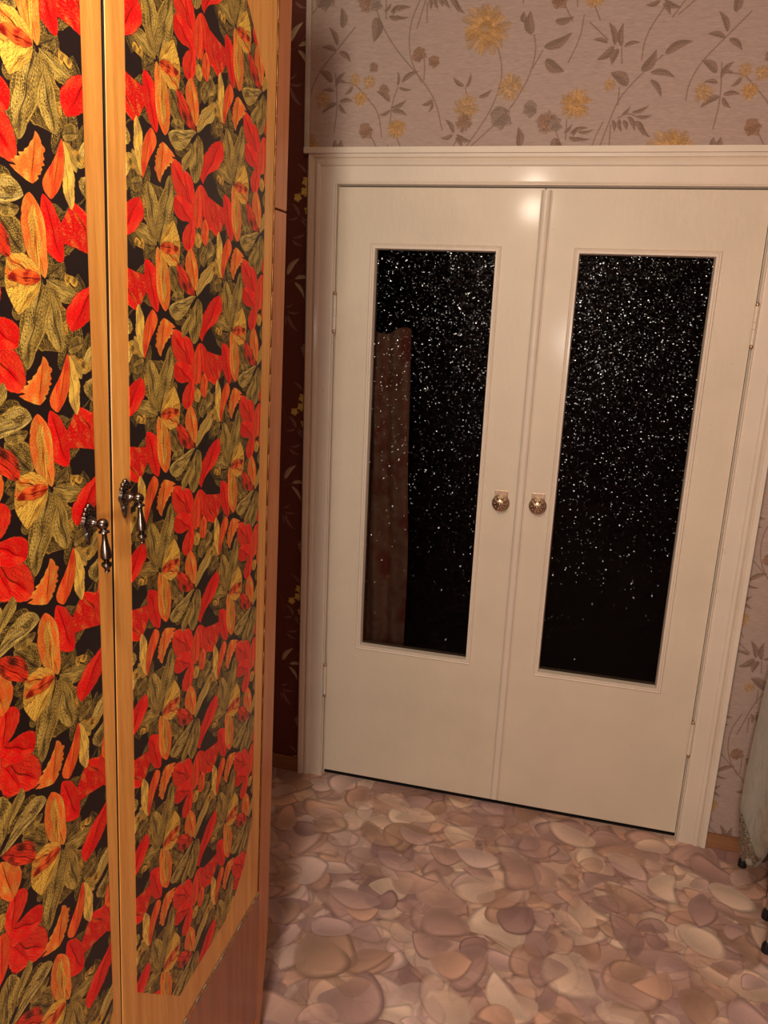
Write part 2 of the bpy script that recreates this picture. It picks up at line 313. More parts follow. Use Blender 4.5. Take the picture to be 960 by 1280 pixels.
PAPER = [
    ('L', -0.001, 0.424, -0.007, 0.477, 0.0179),
    ('L', -0.012, 0.099, -0.015, 0.127, 0.0134),
    ('S', 0.127, 0.133, 0.116, 0.2, 0.077, 0.241, 0.037, 0.281, -0.016, 0.282),
    ('F', 0.041, 0.288, 0.0187, 'o'),
    ('F', 0.084, 0.28, 0.0209, 'o'),
    ('F', 0.058, 0.238, 0.0224, 'y'),
    ('F', 0.129, 0.259, 0.0164, 'b'),
    ('F', 0.096, 0.319, 0.0149, 'b'),
    ('L', 0.011, 0.283, -0.018, 0.284, 0.006),
    ('L', 0.034, 0.271, 0.009, 0.25, 0.009),
    ('S', 0.151, 0.173, 0.153, 0.219, 0.169, 0.265),
    ('L', 0.169, 0.269, 0.167, 0.308, 0.0075),
    ('L', 0.18, 0.278, 0.23, 0.306, 0.0112),
    ('L', 0.173, 0.265, 0.212, 0.259, 0.0075),
    ('L', 0.149, 0.229, 0.106, 0.257, 0.0134),
    ('L', 0.153, 0.211, 0.197, 0.232, 0.0105),
    ('L', 0.154, 0.203, 0.2, 0.191, 0.0105),
    ('L', 0.15, 0.206, 0.116, 0.193, 0.0082),
    ('F', 0.171, 0.156, 0.0299, 'y'),
    ('S', 0.189, 0.099, 0.172, 0.132),
    ('M', 0.076, 0.153, 0.0299, 'b'),
    ('S', 0.117, 0.099, 0.096, 0.133),
    ('L', 0.071, 0.099, 0.12, 0.109, 0.0149),
    ('S', 0.097, 0.467, 0.122, 0.415, 0.161, 0.363, 0.207, 0.316, 0.246, 0.277, 0.285, 0.224, 0.306, 0.151),
    ('L', 0.098, 0.448, 0.093, 0.385, 0.0269),
    ('F', 0.071, 0.487, 0.0314, 'b'),
    ('L', 0.135, 0.449, 0.177, 0.446, 0.0097),
    ('L', 0.138, 0.459, 0.185, 0.473, 0.0097),
    ('L', 0.121, 0.461, 0.141, 0.483, 0.0075),
    ('S', 0.223, 0.487, 0.201, 0.438, 0.195, 0.387, 0.206, 0.329, 0.239, 0.277),
    ('M', 0.224, 0.351, 0.0284, 'b'),
    ('M', 0.271, 0.335, 0.0239, 'b'),
    ('S', 0.245, 0.283, 0.246, 0.315, 0.242, 0.341),
    ('L', 0.274, 0.231, 0.242, 0.218, 0.0097),
    ('L', 0.274, 0.227, 0.263, 0.198, 0.0075),
    ('L', 0.248, 0.492, 0.255, 0.462, 0.009),
    ('L', 0.276, 0.491, 0.288, 0.467, 0.0105),
    ('L', 0.308, 0.489, 0.334, 0.451, 0.0127),
    ('F', 0.411, 0.408, 0.0687, 'y'),
    ('S', 0.45, 0.36, 0.464, 0.322, 0.467, 0.278, 0.453, 0.228, 0.432, 0.183, 0.373, 0.098),
    ('L', 0.362, 0.265, 0.33, 0.289, 0.0097),
    ('L', 0.369, 0.261, 0.379, 0.298, 0.0075),
    ('S', 0.366, 0.261, 0.375, 0.229),
    ('L', 0.407, 0.235, 0.442, 0.255, 0.0097),
    ('F', 0.373, 0.21, 0.0373, 'o'),
    ('F', 0.368, 0.17, 0.0261, 'b'),
    ('F', 0.492, 0.259, 0.0388, 'o'),
    ('L', 0.341, 0.144, 0.314, 0.179, 0.0112),
    ('L', 0.338, 0.138, 0.302, 0.13, 0.0097),
    ('L', 0.349, 0.138, 0.392, 0.121, 0.0112),
    ('L', 0.346, 0.131, 0.367, 0.104, 0.0097),
    ('M', 0.467, 0.182, 0.0411, 'l'),
    ('M', 0.552, 0.207, 0.0284, 'l'),
    ('S', 0.547, 0.388, 0.557, 0.351, 0.545, 0.289, 0.518, 0.239, 0.494, 0.201, 0.441, 0.15, 0.387, 0.104),
    ('L', 0.54, 0.39, 0.533, 0.447, 0.0224),
    ('L', 0.577, 0.357, 0.649, 0.391, 0.0198),
    ('L', 0.583, 0.326, 0.637, 0.296, 0.0224),
    ('S', 0.574, 0.35, 0.551, 0.308),
    ('L', 0.765, 0.357, 0.743, 0.412, 0.0132),
    ('L', 0.782, 0.353, 0.781, 0.41, 0.0132),
    ('L', 0.788, 0.353, 0.829, 0.361, 0.0086),
    ('L', 0.762, 0.354, 0.72, 0.322, 0.0158),
    ('L', 0.773, 0.348, 0.761, 0.309, 0.0158),
    ('L', 0.745, 0.364, 0.705, 0.371, 0.0092),
    ('S', 0.694, 0.413, 0.745, 0.37),
    ('S', 0.782, 0.35, 0.787, 0.311),
    ('S', 0.645, 0.318, 0.672, 0.378, 0.676, 0.432),
    ('L', 0.809, 0.259, 0.76, 0.29, 0.0237),
    ('F', 0.76, 0.26, 0.0171, 'o'),
    ('S', 0.748, 0.096, 0.767, 0.16, 0.787, 0.222, 0.81, 0.252, 0.844, 0.288, 0.89, 0.329),
    ('S', 0.776, 0.109, 0.774, 0.16),
    ('L', 0.896, 0.332, 0.962, 0.36, 0.0171),
    ('L', 0.841, 0.291, 0.873, 0.342, 0.0211),
    ('L', 0.864, 0.288, 0.928, 0.274, 0.0132),
    ('L', 0.866, 0.27, 0.898, 0.226, 0.0112),
    ('S', 0.837, 0.319, 0.84, 0.378, 0.882, 0.447),
    ('S', 0.787, 0.253, 0.788, 0.21),
    ('L', 0.801, 0.184, 0.821, 0.206, 0.0066),
    ('L', 0.827, 0.19, 0.87, 0.208, 0.0086),
    ('L', 0.841, 0.181, 0.881, 0.183, 0.0072),
    ('L', 0.795, 0.175, 0.806, 0.141, 0.0092),
    ('L', 0.818, 0.181, 0.839, 0.143, 0.0099),
    ('L', 0.849, 0.168, 0.882, 0.127, 0.0099),
    ('S', 0.792, 0.178, 0.817, 0.19, 0.844, 0.178),
    ('F', 0.675, 0.214, 0.0421, 'y'),
    ('M', 0.622, 0.164, 0.0263, 'l'),
    ('S', 0.657, 0.123, 0.655, 0.174),
    ('L', 0.676, 0.132, 0.694, 0.157, 0.0072),
    ('L', 0.689, 0.142, 0.73, 0.149, 0.0072),
    ('L', 0.683, 0.129, 0.723, 0.125, 0.0072),
    ('S', 1.096, 0.425, 1.041, 0.366, 0.987, 0.309, 0.963, 0.255, 0.962, 0.219),
    ('L', 1.041, 0.366, 0.995, 0.376, 0.0112),
    ('L', 1.045, 0.38, 1.017, 0.428, 0.0125),
    ('L', 1.05, 0.363, 1.086, 0.335, 0.0125),
    ('L', 1.031, 0.284, 0.989, 0.315, 0.0171),
    ('L', 1.042, 0.272, 1.07, 0.309, 0.0112),
    ('L', 1.037, 0.26, 1.001, 0.261, 0.0092),
    ('L', 1.045, 0.227, 1.001, 0.2, 0.0132),
    ('L', 1.054, 0.23, 1.097, 0.23, 0.0099),
    ('L', 1.053, 0.224, 1.077, 0.198, 0.0099),
    ('S', 1.04, 0.307, 1.049, 0.218, 1.04, 0.148),
    ('F', 1.003, 0.237, 0.0263, 'o'),
]
DARK = [
    ('L', -0.162, 0.738, -0.122, 0.788, 0.0142, 'k'),
    ('L', -0.136, 0.727, -0.086, 0.728, 0.0104, 'k'),
    ('L', -0.136, 0.715, -0.104, 0.667, 0.0101, 'k'),
    ('S', -0.171, 0.714, -0.136, 0.722, -0.101, 0.775),
    ('L', -0.167, 0.638, -0.14, 0.653, 0.0048, 'n'),
    ('L', -0.161, 0.625, -0.119, 0.625, 0.0056, 'n'),
    ('L', -0.159, 0.616, -0.123, 0.565, 0.0086, 'n'),
    ('L', -0.168, 0.612, -0.166, 0.581, 0.0048, 'n'),
    ('F', -0.083, 0.511, 0.0298, 'k'),
    ('L', -0.105, 0.378, -0.135, 0.405, 0.006, 'n'),
    ('F', -0.103, 0.355, 0.0163, 'y'),
    ('F', -0.108, 0.326, 0.0155, 'y'),
    ('F', -0.131, 0.309, 0.014, 'y'),
    ('F', -0.096, 0.273, 0.0147, 'y'),
    ('L', -0.125, 0.256, -0.151, 0.293, 0.0085, 'n'),
    ('L', -0.128, 0.252, -0.162, 0.246, 0.0058, 'n'),
    ('L', -0.12, 0.245, -0.102, 0.223, 0.0058, 'n'),
    ('L', -0.117, 0.253, -0.087, 0.241, 0.0058, 'n'),
    ('L', -0.108, 0.202, -0.147, 0.193, 0.0058, 'n'),
    ('L', -0.147, 0.185, -0.111, 0.168, 0.0066, 'n'),
    ('S', -0.087, 0.23, -0.108, 0.202),
    ('S', -0.177, 0.33, -0.158, 0.291, -0.158, 0.269),
]

# ---------------------------------------------------------------- materials
class NT:
    def __init__(s, name):
        s.m = bpy.data.materials.new(name); s.m.use_nodes = True; s.t = s.m.node_tree; s.b = s.t.nodes['Principled BSDF']
    def n(s, typ, **kw):
        x = s.t.nodes.new(typ)
        for k, v in kw.items():
            if k.startswith('i_'):
                key = k[2:]; x.inputs[int(key) if key.isdigit() else key].default_value = v
            else: setattr(x, k, v)
        return x
    def l(s, a, b): s.t.links.new(a, b)
    def obj(s): return s.n('ShaderNodeTexCoord').outputs['Object']
    def noise(s, scale, vec=None, detail=4, rough=.55, stretch=None):
        v = vec or s.obj()
        if stretch:
            mp = s.n('ShaderNodeMapping'); mp.inputs['Scale'].default_value = stretch; s.l(v, mp.inputs[0]); v = mp.outputs[0]
        x = s.n('ShaderNodeTexNoise'); x.inputs['Scale'].default_value = scale; x.inputs['Detail'].default_value = detail; x.inputs['Roughness'].default_value = rough
        s.l(v, x.inputs['Vector']); return x.outputs['Fac']
    def ramp(s, fac, stops):
        r = s.n('ShaderNodeValToRGB'); e = r.color_ramp.elements
        while len(e) < len(stops): e.new(.5)
        for q, (p, c) in zip(e, stops): q.position = p; q.color = (*c, 1)
        s.l(fac, r.inputs[0]); return r.outputs[0]
    def bump(s, h, strength=.2, dist=.002):
        b = s.n('ShaderNodeBump'); b.inputs['Strength'].default_value = strength; b.inputs['Distance'].default_value = dist
        s.l(h, b.inputs['Height']); s.l(b.outputs[0], s.b.inputs['Normal'])
    def mix(s, a, b, fac, mode='MULTIPLY'):
        m = s.n('ShaderNodeMix', data_type='RGBA', blend_type=mode)
        for sock, v in ((m.inputs[6], a), (m.inputs[7], b), (m.inputs[0], fac)):
            if hasattr(v, 'links'): s.l(v, sock)
            elif isinstance(v, tuple): sock.default_value = (*v, 1)
            else: sock.default_value = v
        return m.outputs[2]
def lin(*c): return tuple(((x / 255) / 12.92 if x / 255 <= .04045 else ((x / 255 + .055) / 1.055) ** 2.4) for x in c)
def simple(name, c, rough=.5, metal=0, var=.12, scale=30, bump=.0, spec=.5, coat=0):
    M = NT(name); f = M.noise(scale)
    M.l(M.ramp(f, [(.3, tuple(x * (1 - var) for x in c)), (.7, tuple(min(1, x * (1 + var)) for x in c))]), M.b.inputs['Base Color'])
    M.b.inputs['Roughness'].default_value = rough; M.b.inputs['Metallic'].default_value = metal
    M.b.inputs['Specular IOR Level'].default_value = spec; M.b.inputs['Coat Weight'].default_value = coat
    if bump: M.bump(f, bump, .002)
    return M.m
def print_mat(name, img, hz, vt, w, h, off=(0, 0), shear=0, rough=.5, spec=.4, bump=0, coat=0, tint=(1, 1, 1), bfreq=300):
    """print laid on a plane: hz / vt = which object axes run along the sheet"""
    M = NT(name); sp = M.n('ShaderNodeSeparateXYZ'); M.l(M.obj(), sp.inputs[0])
    def ax(a, o, s, sh=0):
        src = sp.outputs[a]
        if sh:
            q = M.n('ShaderNodeMath', operation='MULTIPLY_ADD'); q.inputs[1].default_value = -sh
            M.l(sp.outputs[2], q.inputs[0]); M.l(src, q.inputs[2]); src = q.outputs[0]
        q = M.n('ShaderNodeMath', operation='MULTIPLY_ADD'); q.inputs[1].default_value = 1 / s; q.inputs[2].default_value = -o / s
        M.l(src, q.inputs[0]); return q.outputs[0]
    cb = M.n('ShaderNodeCombineXYZ'); M.l(ax(hz, off[0], w, shear), cb.inputs[0]); M.l(ax(vt, off[1], h), cb.inputs[1])
    t = M.n('ShaderNodeTexImage'); t.image = img; t.extension = 'REPEAT'; t.interpolation = 'Cubic'; M.l(cb.outputs[0], t.inputs[0])
    M.l(M.mix(t.outputs[0], tint, 1.0), M.b.inputs['Base Color'])
    M.b.inputs['Roughness'].default_value = rough; M.b.inputs['Specular IOR Level'].default_value = spec; M.b.inputs['Coat Weight'].default_value = coat
    M.b.inputs['Coat Roughness'].default_value = .25
    if bump: M.bump(M.noise(bfreq, detail=2), bump, .001)
    return M.m
def wood(name, dark, light, rough=.35, grain=(6, 1, 1), axis=2, coat=.2, spec=.4):
    M = NT(name); st = [26, 26, 26]; st[axis] = 1.6
    a = M.noise(2.2, stretch=tuple(st), detail=6, rough=.6); b = M.noise(9, stretch=tuple(x * 2.2 for x in st), detail=3)
    c1 = M.ramp(a, [(.28, dark), (.72, light)])
    fine = M.ramp(b, [(.35, (.86, .84, .80)), (.6, (1, 1, 1))])
    big = M.ramp(M.noise(3.2, detail=2), [(.3, (.90, .88, .84)), (.7, (1.04, 1.03, 1.02))])
    M.l(M.mix(M.mix(c1, fine, .8), big, 1.0), M.b.inputs['Base Color'])
    M.b.inputs['Roughness'].default_value = rough; M.b.inputs['Coat Weight'].default_value = coat; M.b.inputs['Coat Roughness'].default_value = .2
    M.b.inputs['Specular IOR Level'].default_value = spec
    M.bump(b, .06, .001); return M.m
def gloss_paint(name, c):
    M = NT(name); f = M.noise(5, detail=5)
    col = M.ramp(f, [(.3, tuple(x * .93 for x in c)), (.6, c), (.8, tuple(min(1, x * 1.03) for x in c))])
    spots = M.ramp(M.noise(38, detail=3, rough=.7), [(.26, (.82, .76, .66)), (.33, (1, 1, 1))])
    M.l(M.mix(col, spots, .6), M.b.inputs['Base Color'])
    M.b.inputs['Roughness'].default_value = .5; M.b.inputs['Coat Weight'].default_value = .09; M.b.inputs['Coat Roughness'].default_value = .12
    M.bump(M.noise(24, stretch=(2.5, 1, 1), detail=5), .35, .003); return M.m

m_paint = gloss_paint('cream_gloss_paint', lin(224, 210, 188))
m_paint_trim = gloss_paint('cream_trim_paint', lin(230, 216, 198))
m_white = simple('off_white_strip', lin(196, 180, 168), .6)
film_img = film_sheet()
PSX, PSZ = 1.06, .64
paper_col = dict(L=rgb(134, 110, 96), S=rgb(138, 112, 96), o=rgb(180, 144, 104), y=rgb(184, 142, 92), b=rgb(148, 116, 96), l=rgb(144, 124, 112))
paper = wallpaper_sheet(PAPER, PSX, PSZ, 1500, rgb(178, 156, 146), paper_col, ((0, 0), (.53, .32)), False, .022).image('dahlia_wallpaper')
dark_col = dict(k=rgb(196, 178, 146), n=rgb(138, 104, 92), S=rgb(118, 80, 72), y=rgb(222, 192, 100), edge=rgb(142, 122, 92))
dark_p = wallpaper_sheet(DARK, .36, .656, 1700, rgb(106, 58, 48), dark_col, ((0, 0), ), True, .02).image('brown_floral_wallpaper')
m_paper = print_mat('light_floral_wallpaper', paper, 0, 2, PSX, PSZ, (0, 2.0), rough=.8, spec=.15, bump=.15)
m_paper_r = print_mat('light_floral_wallpaper_next_strip', paper, 0, 2, PSX, PSZ, (.07, 1.91), rough=.8, spec=.15, bump=.15)
m_dark = print_mat('brown_floral_wallpaper', dark_p, 0, 2, .36, .656, (0, 1.0), rough=.7, spec=.2, bump=.1)
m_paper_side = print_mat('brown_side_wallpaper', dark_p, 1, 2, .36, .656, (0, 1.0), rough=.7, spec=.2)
m_film_r = print_mat('foliage_film_right', film_img, 1, 2, .4656, .2256, (-1.4976, 1.7081), .042, rough=.36, spec=.2, bump=.05, coat=.05)
m_film_l = print_mat('foliage_film_left', film_img, 1, 2, -.4656, -.2256, (-1.7394, 1.6516), .042, rough=.36, spec=.2, bump=.05, coat=.05)
m_floor = print_mat('pebble_linoleum', floor_sheet(), 0, 1, 1.5, 1.5, (0, 0), rough=.42, spec=.35, bump=.12, bfreq=120)
m_wood = wood('honey_veneer', lin(204, 130, 54), lin(238, 174, 86), rough=.36)
m_edge = wood('honey_edge_band', lin(206, 138, 66), lin(232, 172, 96), rough=.4)
m_plinth = wood('reddish_veneer', lin(132, 70, 44), lin(172, 100, 64), rough=.3)
m_post = wood('orange_veneer_post', lin(168, 92, 44), lin(200, 122, 62), rough=.3)
m_chip = simple('chipped_board_edge', lin(150, 128, 100), .8, var=.35, scale=160, bump=.6)
m_base = wood('brown_baseboard', lin(146, 98, 68), lin(172, 124, 88), rough=.5, axis=0)
m_pewter = simple('dark_pewter', lin(96, 86, 80), .26, 1, .25, 60, .1)
m_brass = simple('antique_brass', lin(196, 170, 146), .36, 1, .2, 80, .15)
m_hinge = simple('worn_brass_hinge', lin(136, 94, 58), .45, 1, .15, 80)
m_chrome = simple('dull_chrome_tube', lin(190, 180, 172), .25, 1, .05)
m_rubber = simple('black_rubber', lin(16, 15, 17), .45, 0, .1)
m_ceil = simple('whitewashed_ceiling', lin(200, 188, 172), .9)
m_backroom = simple('unlit_brown_room', lin(26, 20, 18), .9)  # near-black colour paints in the darkness of the unlit room
m_cab = wood('dark_brown_cabinet', lin(40, 22, 16), lin(66, 36, 26), rough=.35)
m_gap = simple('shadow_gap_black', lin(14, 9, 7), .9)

def glass_mat():
    M = NT('patterned_glass'); t = M.t; t.nodes.remove(M.b)
    out = [n for n in t.nodes if n.type == 'OUTPUT_MATERIAL'][0]
    ob = M.obj()
    # pressed relief: small facets on a slanted lattice, each tilted its own way
    mp = M.n('ShaderNodeMapping'); mp.inputs['Rotation'].default_value = (0, math.radians(38), 0); mp.inputs['Scale'].default_value = (158, 0, 198); M.l(ob, mp.inputs[0])
    add = None
    for sc, rnd in ((1.0, .35), (1.9, .8)):
        v = M.n('ShaderNodeTexVoronoi'); v.inputs['Scale'].default_value = sc; v.inputs['Randomness'].default_value = rnd; M.l(mp.outputs[0], v.inputs['Vector'])
        q = M.n('ShaderNodeVectorMath', operation='SUBTRACT'); q.inputs[1].default_value = (.5, .5, .5); M.l(v.outputs['Color'], q.inputs[0])
        k = M.n('ShaderNodeVectorMath', operation='SCALE'); k.inputs['Scale'].default_value = .30; M.l(q.outputs[0], k.inputs[0])
        if add is None: add = k.outputs[0]
        else:
            w = M.n('ShaderNodeVectorMath', operation='ADD'); M.l(add, w.inputs[0]); M.l(k.outputs[0], w.inputs[1]); add = w.outputs[0]
    ge = M.n('ShaderNodeNewGeometry'); w = M.n('ShaderNodeVectorMath', operation='ADD'); M.l(ge.outputs['Normal'], w.inputs[0]); M.l(add, w.inputs[1])
    bp = M.n('ShaderNodeVectorMath', operation='NORMALIZE'); M.l(w.outputs[0], bp.inputs[0])
    g = M.n('ShaderNodeBsdfGlossy'); g.inputs['Roughness'].default_value = .085; g.inputs['Color'].default_value = (.9, .9, .92, 1); M.l(bp.outputs[0], g.inputs['Normal'])
    tr = M.n('ShaderNodeBsdfTransparent'); tr.inputs['Color'].default_value = (.55, .52, .50, 1)
    mx = M.n('ShaderNodeMixShader'); mx.inputs[0].default_value = .0075
    M.l(tr.outputs[0], mx.inputs[1]); M.l(g.outputs[0], mx.inputs[2]); M.l(mx.outputs[0], out.inputs['Surface'])
    return M.m
m_glass = glass_mat()

# ---------------------------------------------------------------- room shell
W, H = 1.215, 2.0
XL, XR, YB, ZC = -0.55, 2.3, -4.6, 2.70
bm = bmesh.new(); box(bm, XL - .1, XR + .1, YB - .1, 2.6, -.05, 0); tag(obj('floor', bm, m_floor), 'linoleum floor printed with overlapping beige and mauve pebbles', 'floor', kind='structure')
bm = bmesh.new(); box(bm, XL - .1, XR + .1, YB - .1, 2.6, ZC, ZC + .05); tag(obj('ceiling', bm, m_ceil), 'pale ceiling of the hall', 'ceiling', kind='structure')
bm = bmesh.new()
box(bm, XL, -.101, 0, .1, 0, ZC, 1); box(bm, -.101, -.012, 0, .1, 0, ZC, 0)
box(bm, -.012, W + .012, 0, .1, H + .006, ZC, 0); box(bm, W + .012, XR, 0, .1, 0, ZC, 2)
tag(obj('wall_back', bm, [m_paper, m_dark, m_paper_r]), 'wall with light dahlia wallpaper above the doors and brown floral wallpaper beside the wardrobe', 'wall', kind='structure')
bm = bmesh.new(); box(bm, XL - .1, XL, YB, .1, 0, ZC); tag(obj('wall_left', bm, m_paper_side), 'papered wall behind the wardrobe', 'wall', kind='structure')
bm = bmesh.new(); box(bm, XR, XR + .1, YB, .1, 0, ZC); tag(obj('wall_right', bm, m_paper_side), 'papered wall to the right, outside the frame', 'wall', kind='structure')
bm = bmesh.new(); box(bm, XL - .1, XR + .1, YB - .1, YB, 0, ZC); tag(obj('wall_front', bm, m_paper_side), 'papered wall behind the photographer', 'wall', kind='structure')
bm = bmesh.new()
box(bm, XL - .1, XL, .1, 2.6, 0, ZC); box(bm, XR, XR + .1, .1, 2.6, 0, ZC); box(bm, XL - .1, XR + .1, 2.5, 2.6, 0, ZC)
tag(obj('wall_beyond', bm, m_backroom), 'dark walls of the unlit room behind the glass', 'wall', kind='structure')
# floor of the unlit room, run under the leaves; its darkness is in the colour
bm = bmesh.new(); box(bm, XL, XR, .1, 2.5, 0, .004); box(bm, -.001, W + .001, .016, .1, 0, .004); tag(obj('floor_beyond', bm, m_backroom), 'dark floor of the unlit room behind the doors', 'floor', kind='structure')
bm = bmesh.new(); box(bm, XL, -.093, -.014, 0, 0, .052); tag(obj('baseboard_left', bm, m_base, bevel=.003), 'low brown baseboard under the brown wallpaper', 'baseboard', kind='structure')
bm = bmesh.new(); box(bm, W + .092, XR, -.014, 0, 0, .050); tag(obj('baseboard_right', bm, m_base, bevel=.003), 'low brown baseboard right of the door casing', 'baseboard', kind='structure')

# casing: one moulded profile mitred round the opening (offset outward, height above the wall)
PR = [(.002, 0), (.002, .010), (.0035, .014), (.006, .014), (.009, .009), (.013, .011), (.052, .012), (.056, .017), (.064, .0195), (.070, .016), (.073, .013), (.077, .020), (.090, .022), (.092, .018), (.092, 0)]
bm = bmesh.new(); loft(bm, [[(-w, -p, 0) for w, p in PR], [(-w, -p, H + w) for w, p in PR]])
tag(obj('trim_1', bm, m_paint_trim), 'moulded cream casing upright left of the doors', 'door casing', kind='structure')
bm = bmesh.new(); loft(bm, [[(-w, -p, H + w) for w, p in PR], [(W + w, -p, H + w) for w, p in PR]])
box(bm, -.104, W + .104, -.030, 0, H + .086, H + .102)
tag(obj('trim_2', bm, m_paint_trim), 'moulded cream casing head above the doors', 'door casing', kind='structure')
bm = bmesh.new(); loft(bm, [[(W + w, -p, 0) for w, p in PR], [(W + w, -p, H + w) for w, p in PR]])
tag(obj('trim_3', bm, m_paint_trim), 'moulded cream casing upright right of the doors', 'door casing', kind='structure')
bm = bmesh.new(); box(bm, -.012, -.001, .012, .1, 0, H + .006); box(bm, W + .001, W + .012, .012, .1, 0, H + .006); box(bm, -.001, W + .001, .012, .1, H + .001, H + .006)
tag(obj('trim_4', bm, m_paint_trim), 'cream door jamb lining behind the leaves', 'door jamb', kind='structure')
bm = bmesh.new(); box(bm, -.110, -.094, -.013, 0, H + .088, ZC)
tag(obj('trim_5', bm, m_white, bevel=.003), 'narrow pale strip edging the light wallpaper above the casing corner', 'trim', kind='structure')

# ---------------------------------------------------------------- the two glazed leaves
def leaf(n, x0, x1, gx0, gx1, gz0, gz1, label):
    d = tag(empty('door_%d' % n, ((x0 + x1) / 2, 0, 0)), label, 'door', kind='structure')
    y0, y1 = 0.0, .04; z0, z1 = .023, H - .004
    bm = bmesh.new()
    for (a, b, c, e) in ((x0, gx0, z0, z1), (gx1, x1, z0, z1), (gx0, gx1, z0, gz0), (gx0, gx1, gz1, z1)): box(bm, a, b, y0, y1, c, e)
    bmesh.ops.remove_doubles(bm, verts=bm.verts[:], dist=1e-5)
    obj('door_leaf', bm, m_paint, d)
    bm = bmesh.new(); box(bm, gx0 - .004, gx1 + .004, .016, .021, gz0 - .004, gz1 + .004)
    obj('glass_pane', bm, m_glass, d)
    # four mitred glazing beads
    BP = [(.016, .0), (.016, -.003), (.0135, -.0055), (.010, -.003), (.007, -.006), (.001, -.006), (0, -.003), (-.002, .0155), (.0, .0155)]
    c = [(gx0, gz0, -1, -1), (gx1, gz0, 1, -1), (gx1, gz1, 1, 1), (gx0, gz1, -1, 1)]
    for i in range(4):
        a, b = c[i], c[(i + 1) % 4]; bm = bmesh.new()
        loft(bm, [[(q[0] + q[2] * w, p, q[1] + q[3] * w) for w, p in BP] for q in (a, b)])
        obj('glazing_bead', bm, m_paint_trim, d)
    return d
dl = leaf(1, .003, W * .5066 - .002, .122, .4865, .527, 1.822, 'left cream-painted door leaf with a dark patterned glass pane')
dr = leaf(2, W * .5066 + .001, W - .003, .7255, 1.092, .523, 1.822, 'right cream-painted door leaf with a dark glass pane and a rounded meeting strip')
# rounded strip where the leaves meet, fixed to the right leaf
bm = bmesh.new(); xa, xb = .603, .635
pr = [(xa + .001, -.0005), (xa, -.005)] + [((xa + xb) / 2 - math.cos(t) * (xb - xa) / 2 * .82, -.006 - math.sin(t) * .011) for t in [math.pi * k / 10 for k in range(11)]] + [(xb, -.005), (xb - .001, -.0005)]
loft(bm, [[(x, y, .034) for x, y in pr], [(x, y, H - .010) for x, y in pr]])
obj('meeting_strip', bm, m_paint_trim, dr, smooth=True)
def hinge(parent, x, z):
    bm = bmesh.new()
    lathe(bm, [(0, .0045), (.001, .0055), (.040, .0055), (.0415, .004), (.043, .0055), (.060, .0055), (.0615, .004), (.063, .0055), (.104, .0055), (.105, .0045)], (x, -.0150, z - .052), (0, 0, 1), 12)
    h = obj('hinge', bm, m_paint_trim, parent, smooth=True)
    for s in (-1, 1):
        bm = bmesh.new(); ball(bm, (x, -.0150, z + s * .057), .0058, 1, 1, 1.25, 10); obj('finial', bm, m_brass, h, smooth=True)
hinge(dl, .001, 1.628); hinge(dl, .001, .380); hinge(dr, W - .001, 1.643); hinge(dr, W - .001, .372)
def door_knob(parent, x, z):
    bm = bmesh.new(); box(bm, x - .020, x + .020, -.0035, -.0002, z - .018, z + .036); k = obj('knob_plate', bm, m_brass, parent, bevel=.001)
    bm = bmesh.new()
    lathe(bm, [(0, .027), (.003, .0275), (.005, .025), (.008, .019), (.010, .012), (.018, .010)], (x, -.003, z - .004), (0, -1, 0), 28)
    obj('rosette', bm, m_brass, k, smooth=True)
    bm = bmesh.new()
    lathe(bm, [(0, .010), (.003, .020), (.008, .0235), (.014, .022), (.018, .015), (.0205, .010), (.0215, .004), (.0225, .0045), (.024, .0)], (x, -.017, z), (0, -1, 0), 48, (10, .07))
    for i in range(10):
        a = 2 * math.pi * i / 10; ball(bm, (x + .0165 * math.cos(a), -.034, z + .0165 * math.sin(a)), .0042, seg=8)
    ball(bm, (x, -.040, z), .0062, seg=10)
    obj('knob', bm, m_brass, k, smooth=True)
door_knob(dl, .560, 1.076); door_knob(dr, .674, 1.078)

# cloth hanging just behind the left pane
bm = bmesh.new(); rows = []
for side in (0, 1):
    for j in range(41):
        z = .30 + 1.28 * j / 40 ; row = []
        for i in range(33):
            u = i / 32; x = .03 + .205 * u + .012 * math.sin(z * 3) * u
            y = .115 + .016 * math.sin(u * 19 + z * 2.2) + .007 * math.sin(z * 11 + u * 5) + side * .003
            row.append(bm.verts.new((x, y, z + .012 * math.sin(u * 9) * (j / 40) ** 4)))
        rows.append(row)
for s in (0, 41):
    for j in range(40):
        for i in range(32): bm.faces.new((rows[s + j][i], rows[s + j][i + 1], rows[s + j + 1][i + 1], rows[s + j + 1][i]))
M = NT('dusky_pink_cloth')
M.l(M.ramp(M.noise(9, detail=3), [(.35, lin(196, 140, 116)), (.5, lin(226, 190, 168)), (.65, lin(200, 118, 98))]), M.b.inputs['Base Color']); M.b.inputs['Roughness'].default_value = .9
tag(obj('hanging_cloth', bm, M.m, smooth=True), 'pinkish brown patterned cloth hanging behind the left glass pane', 'cloth')

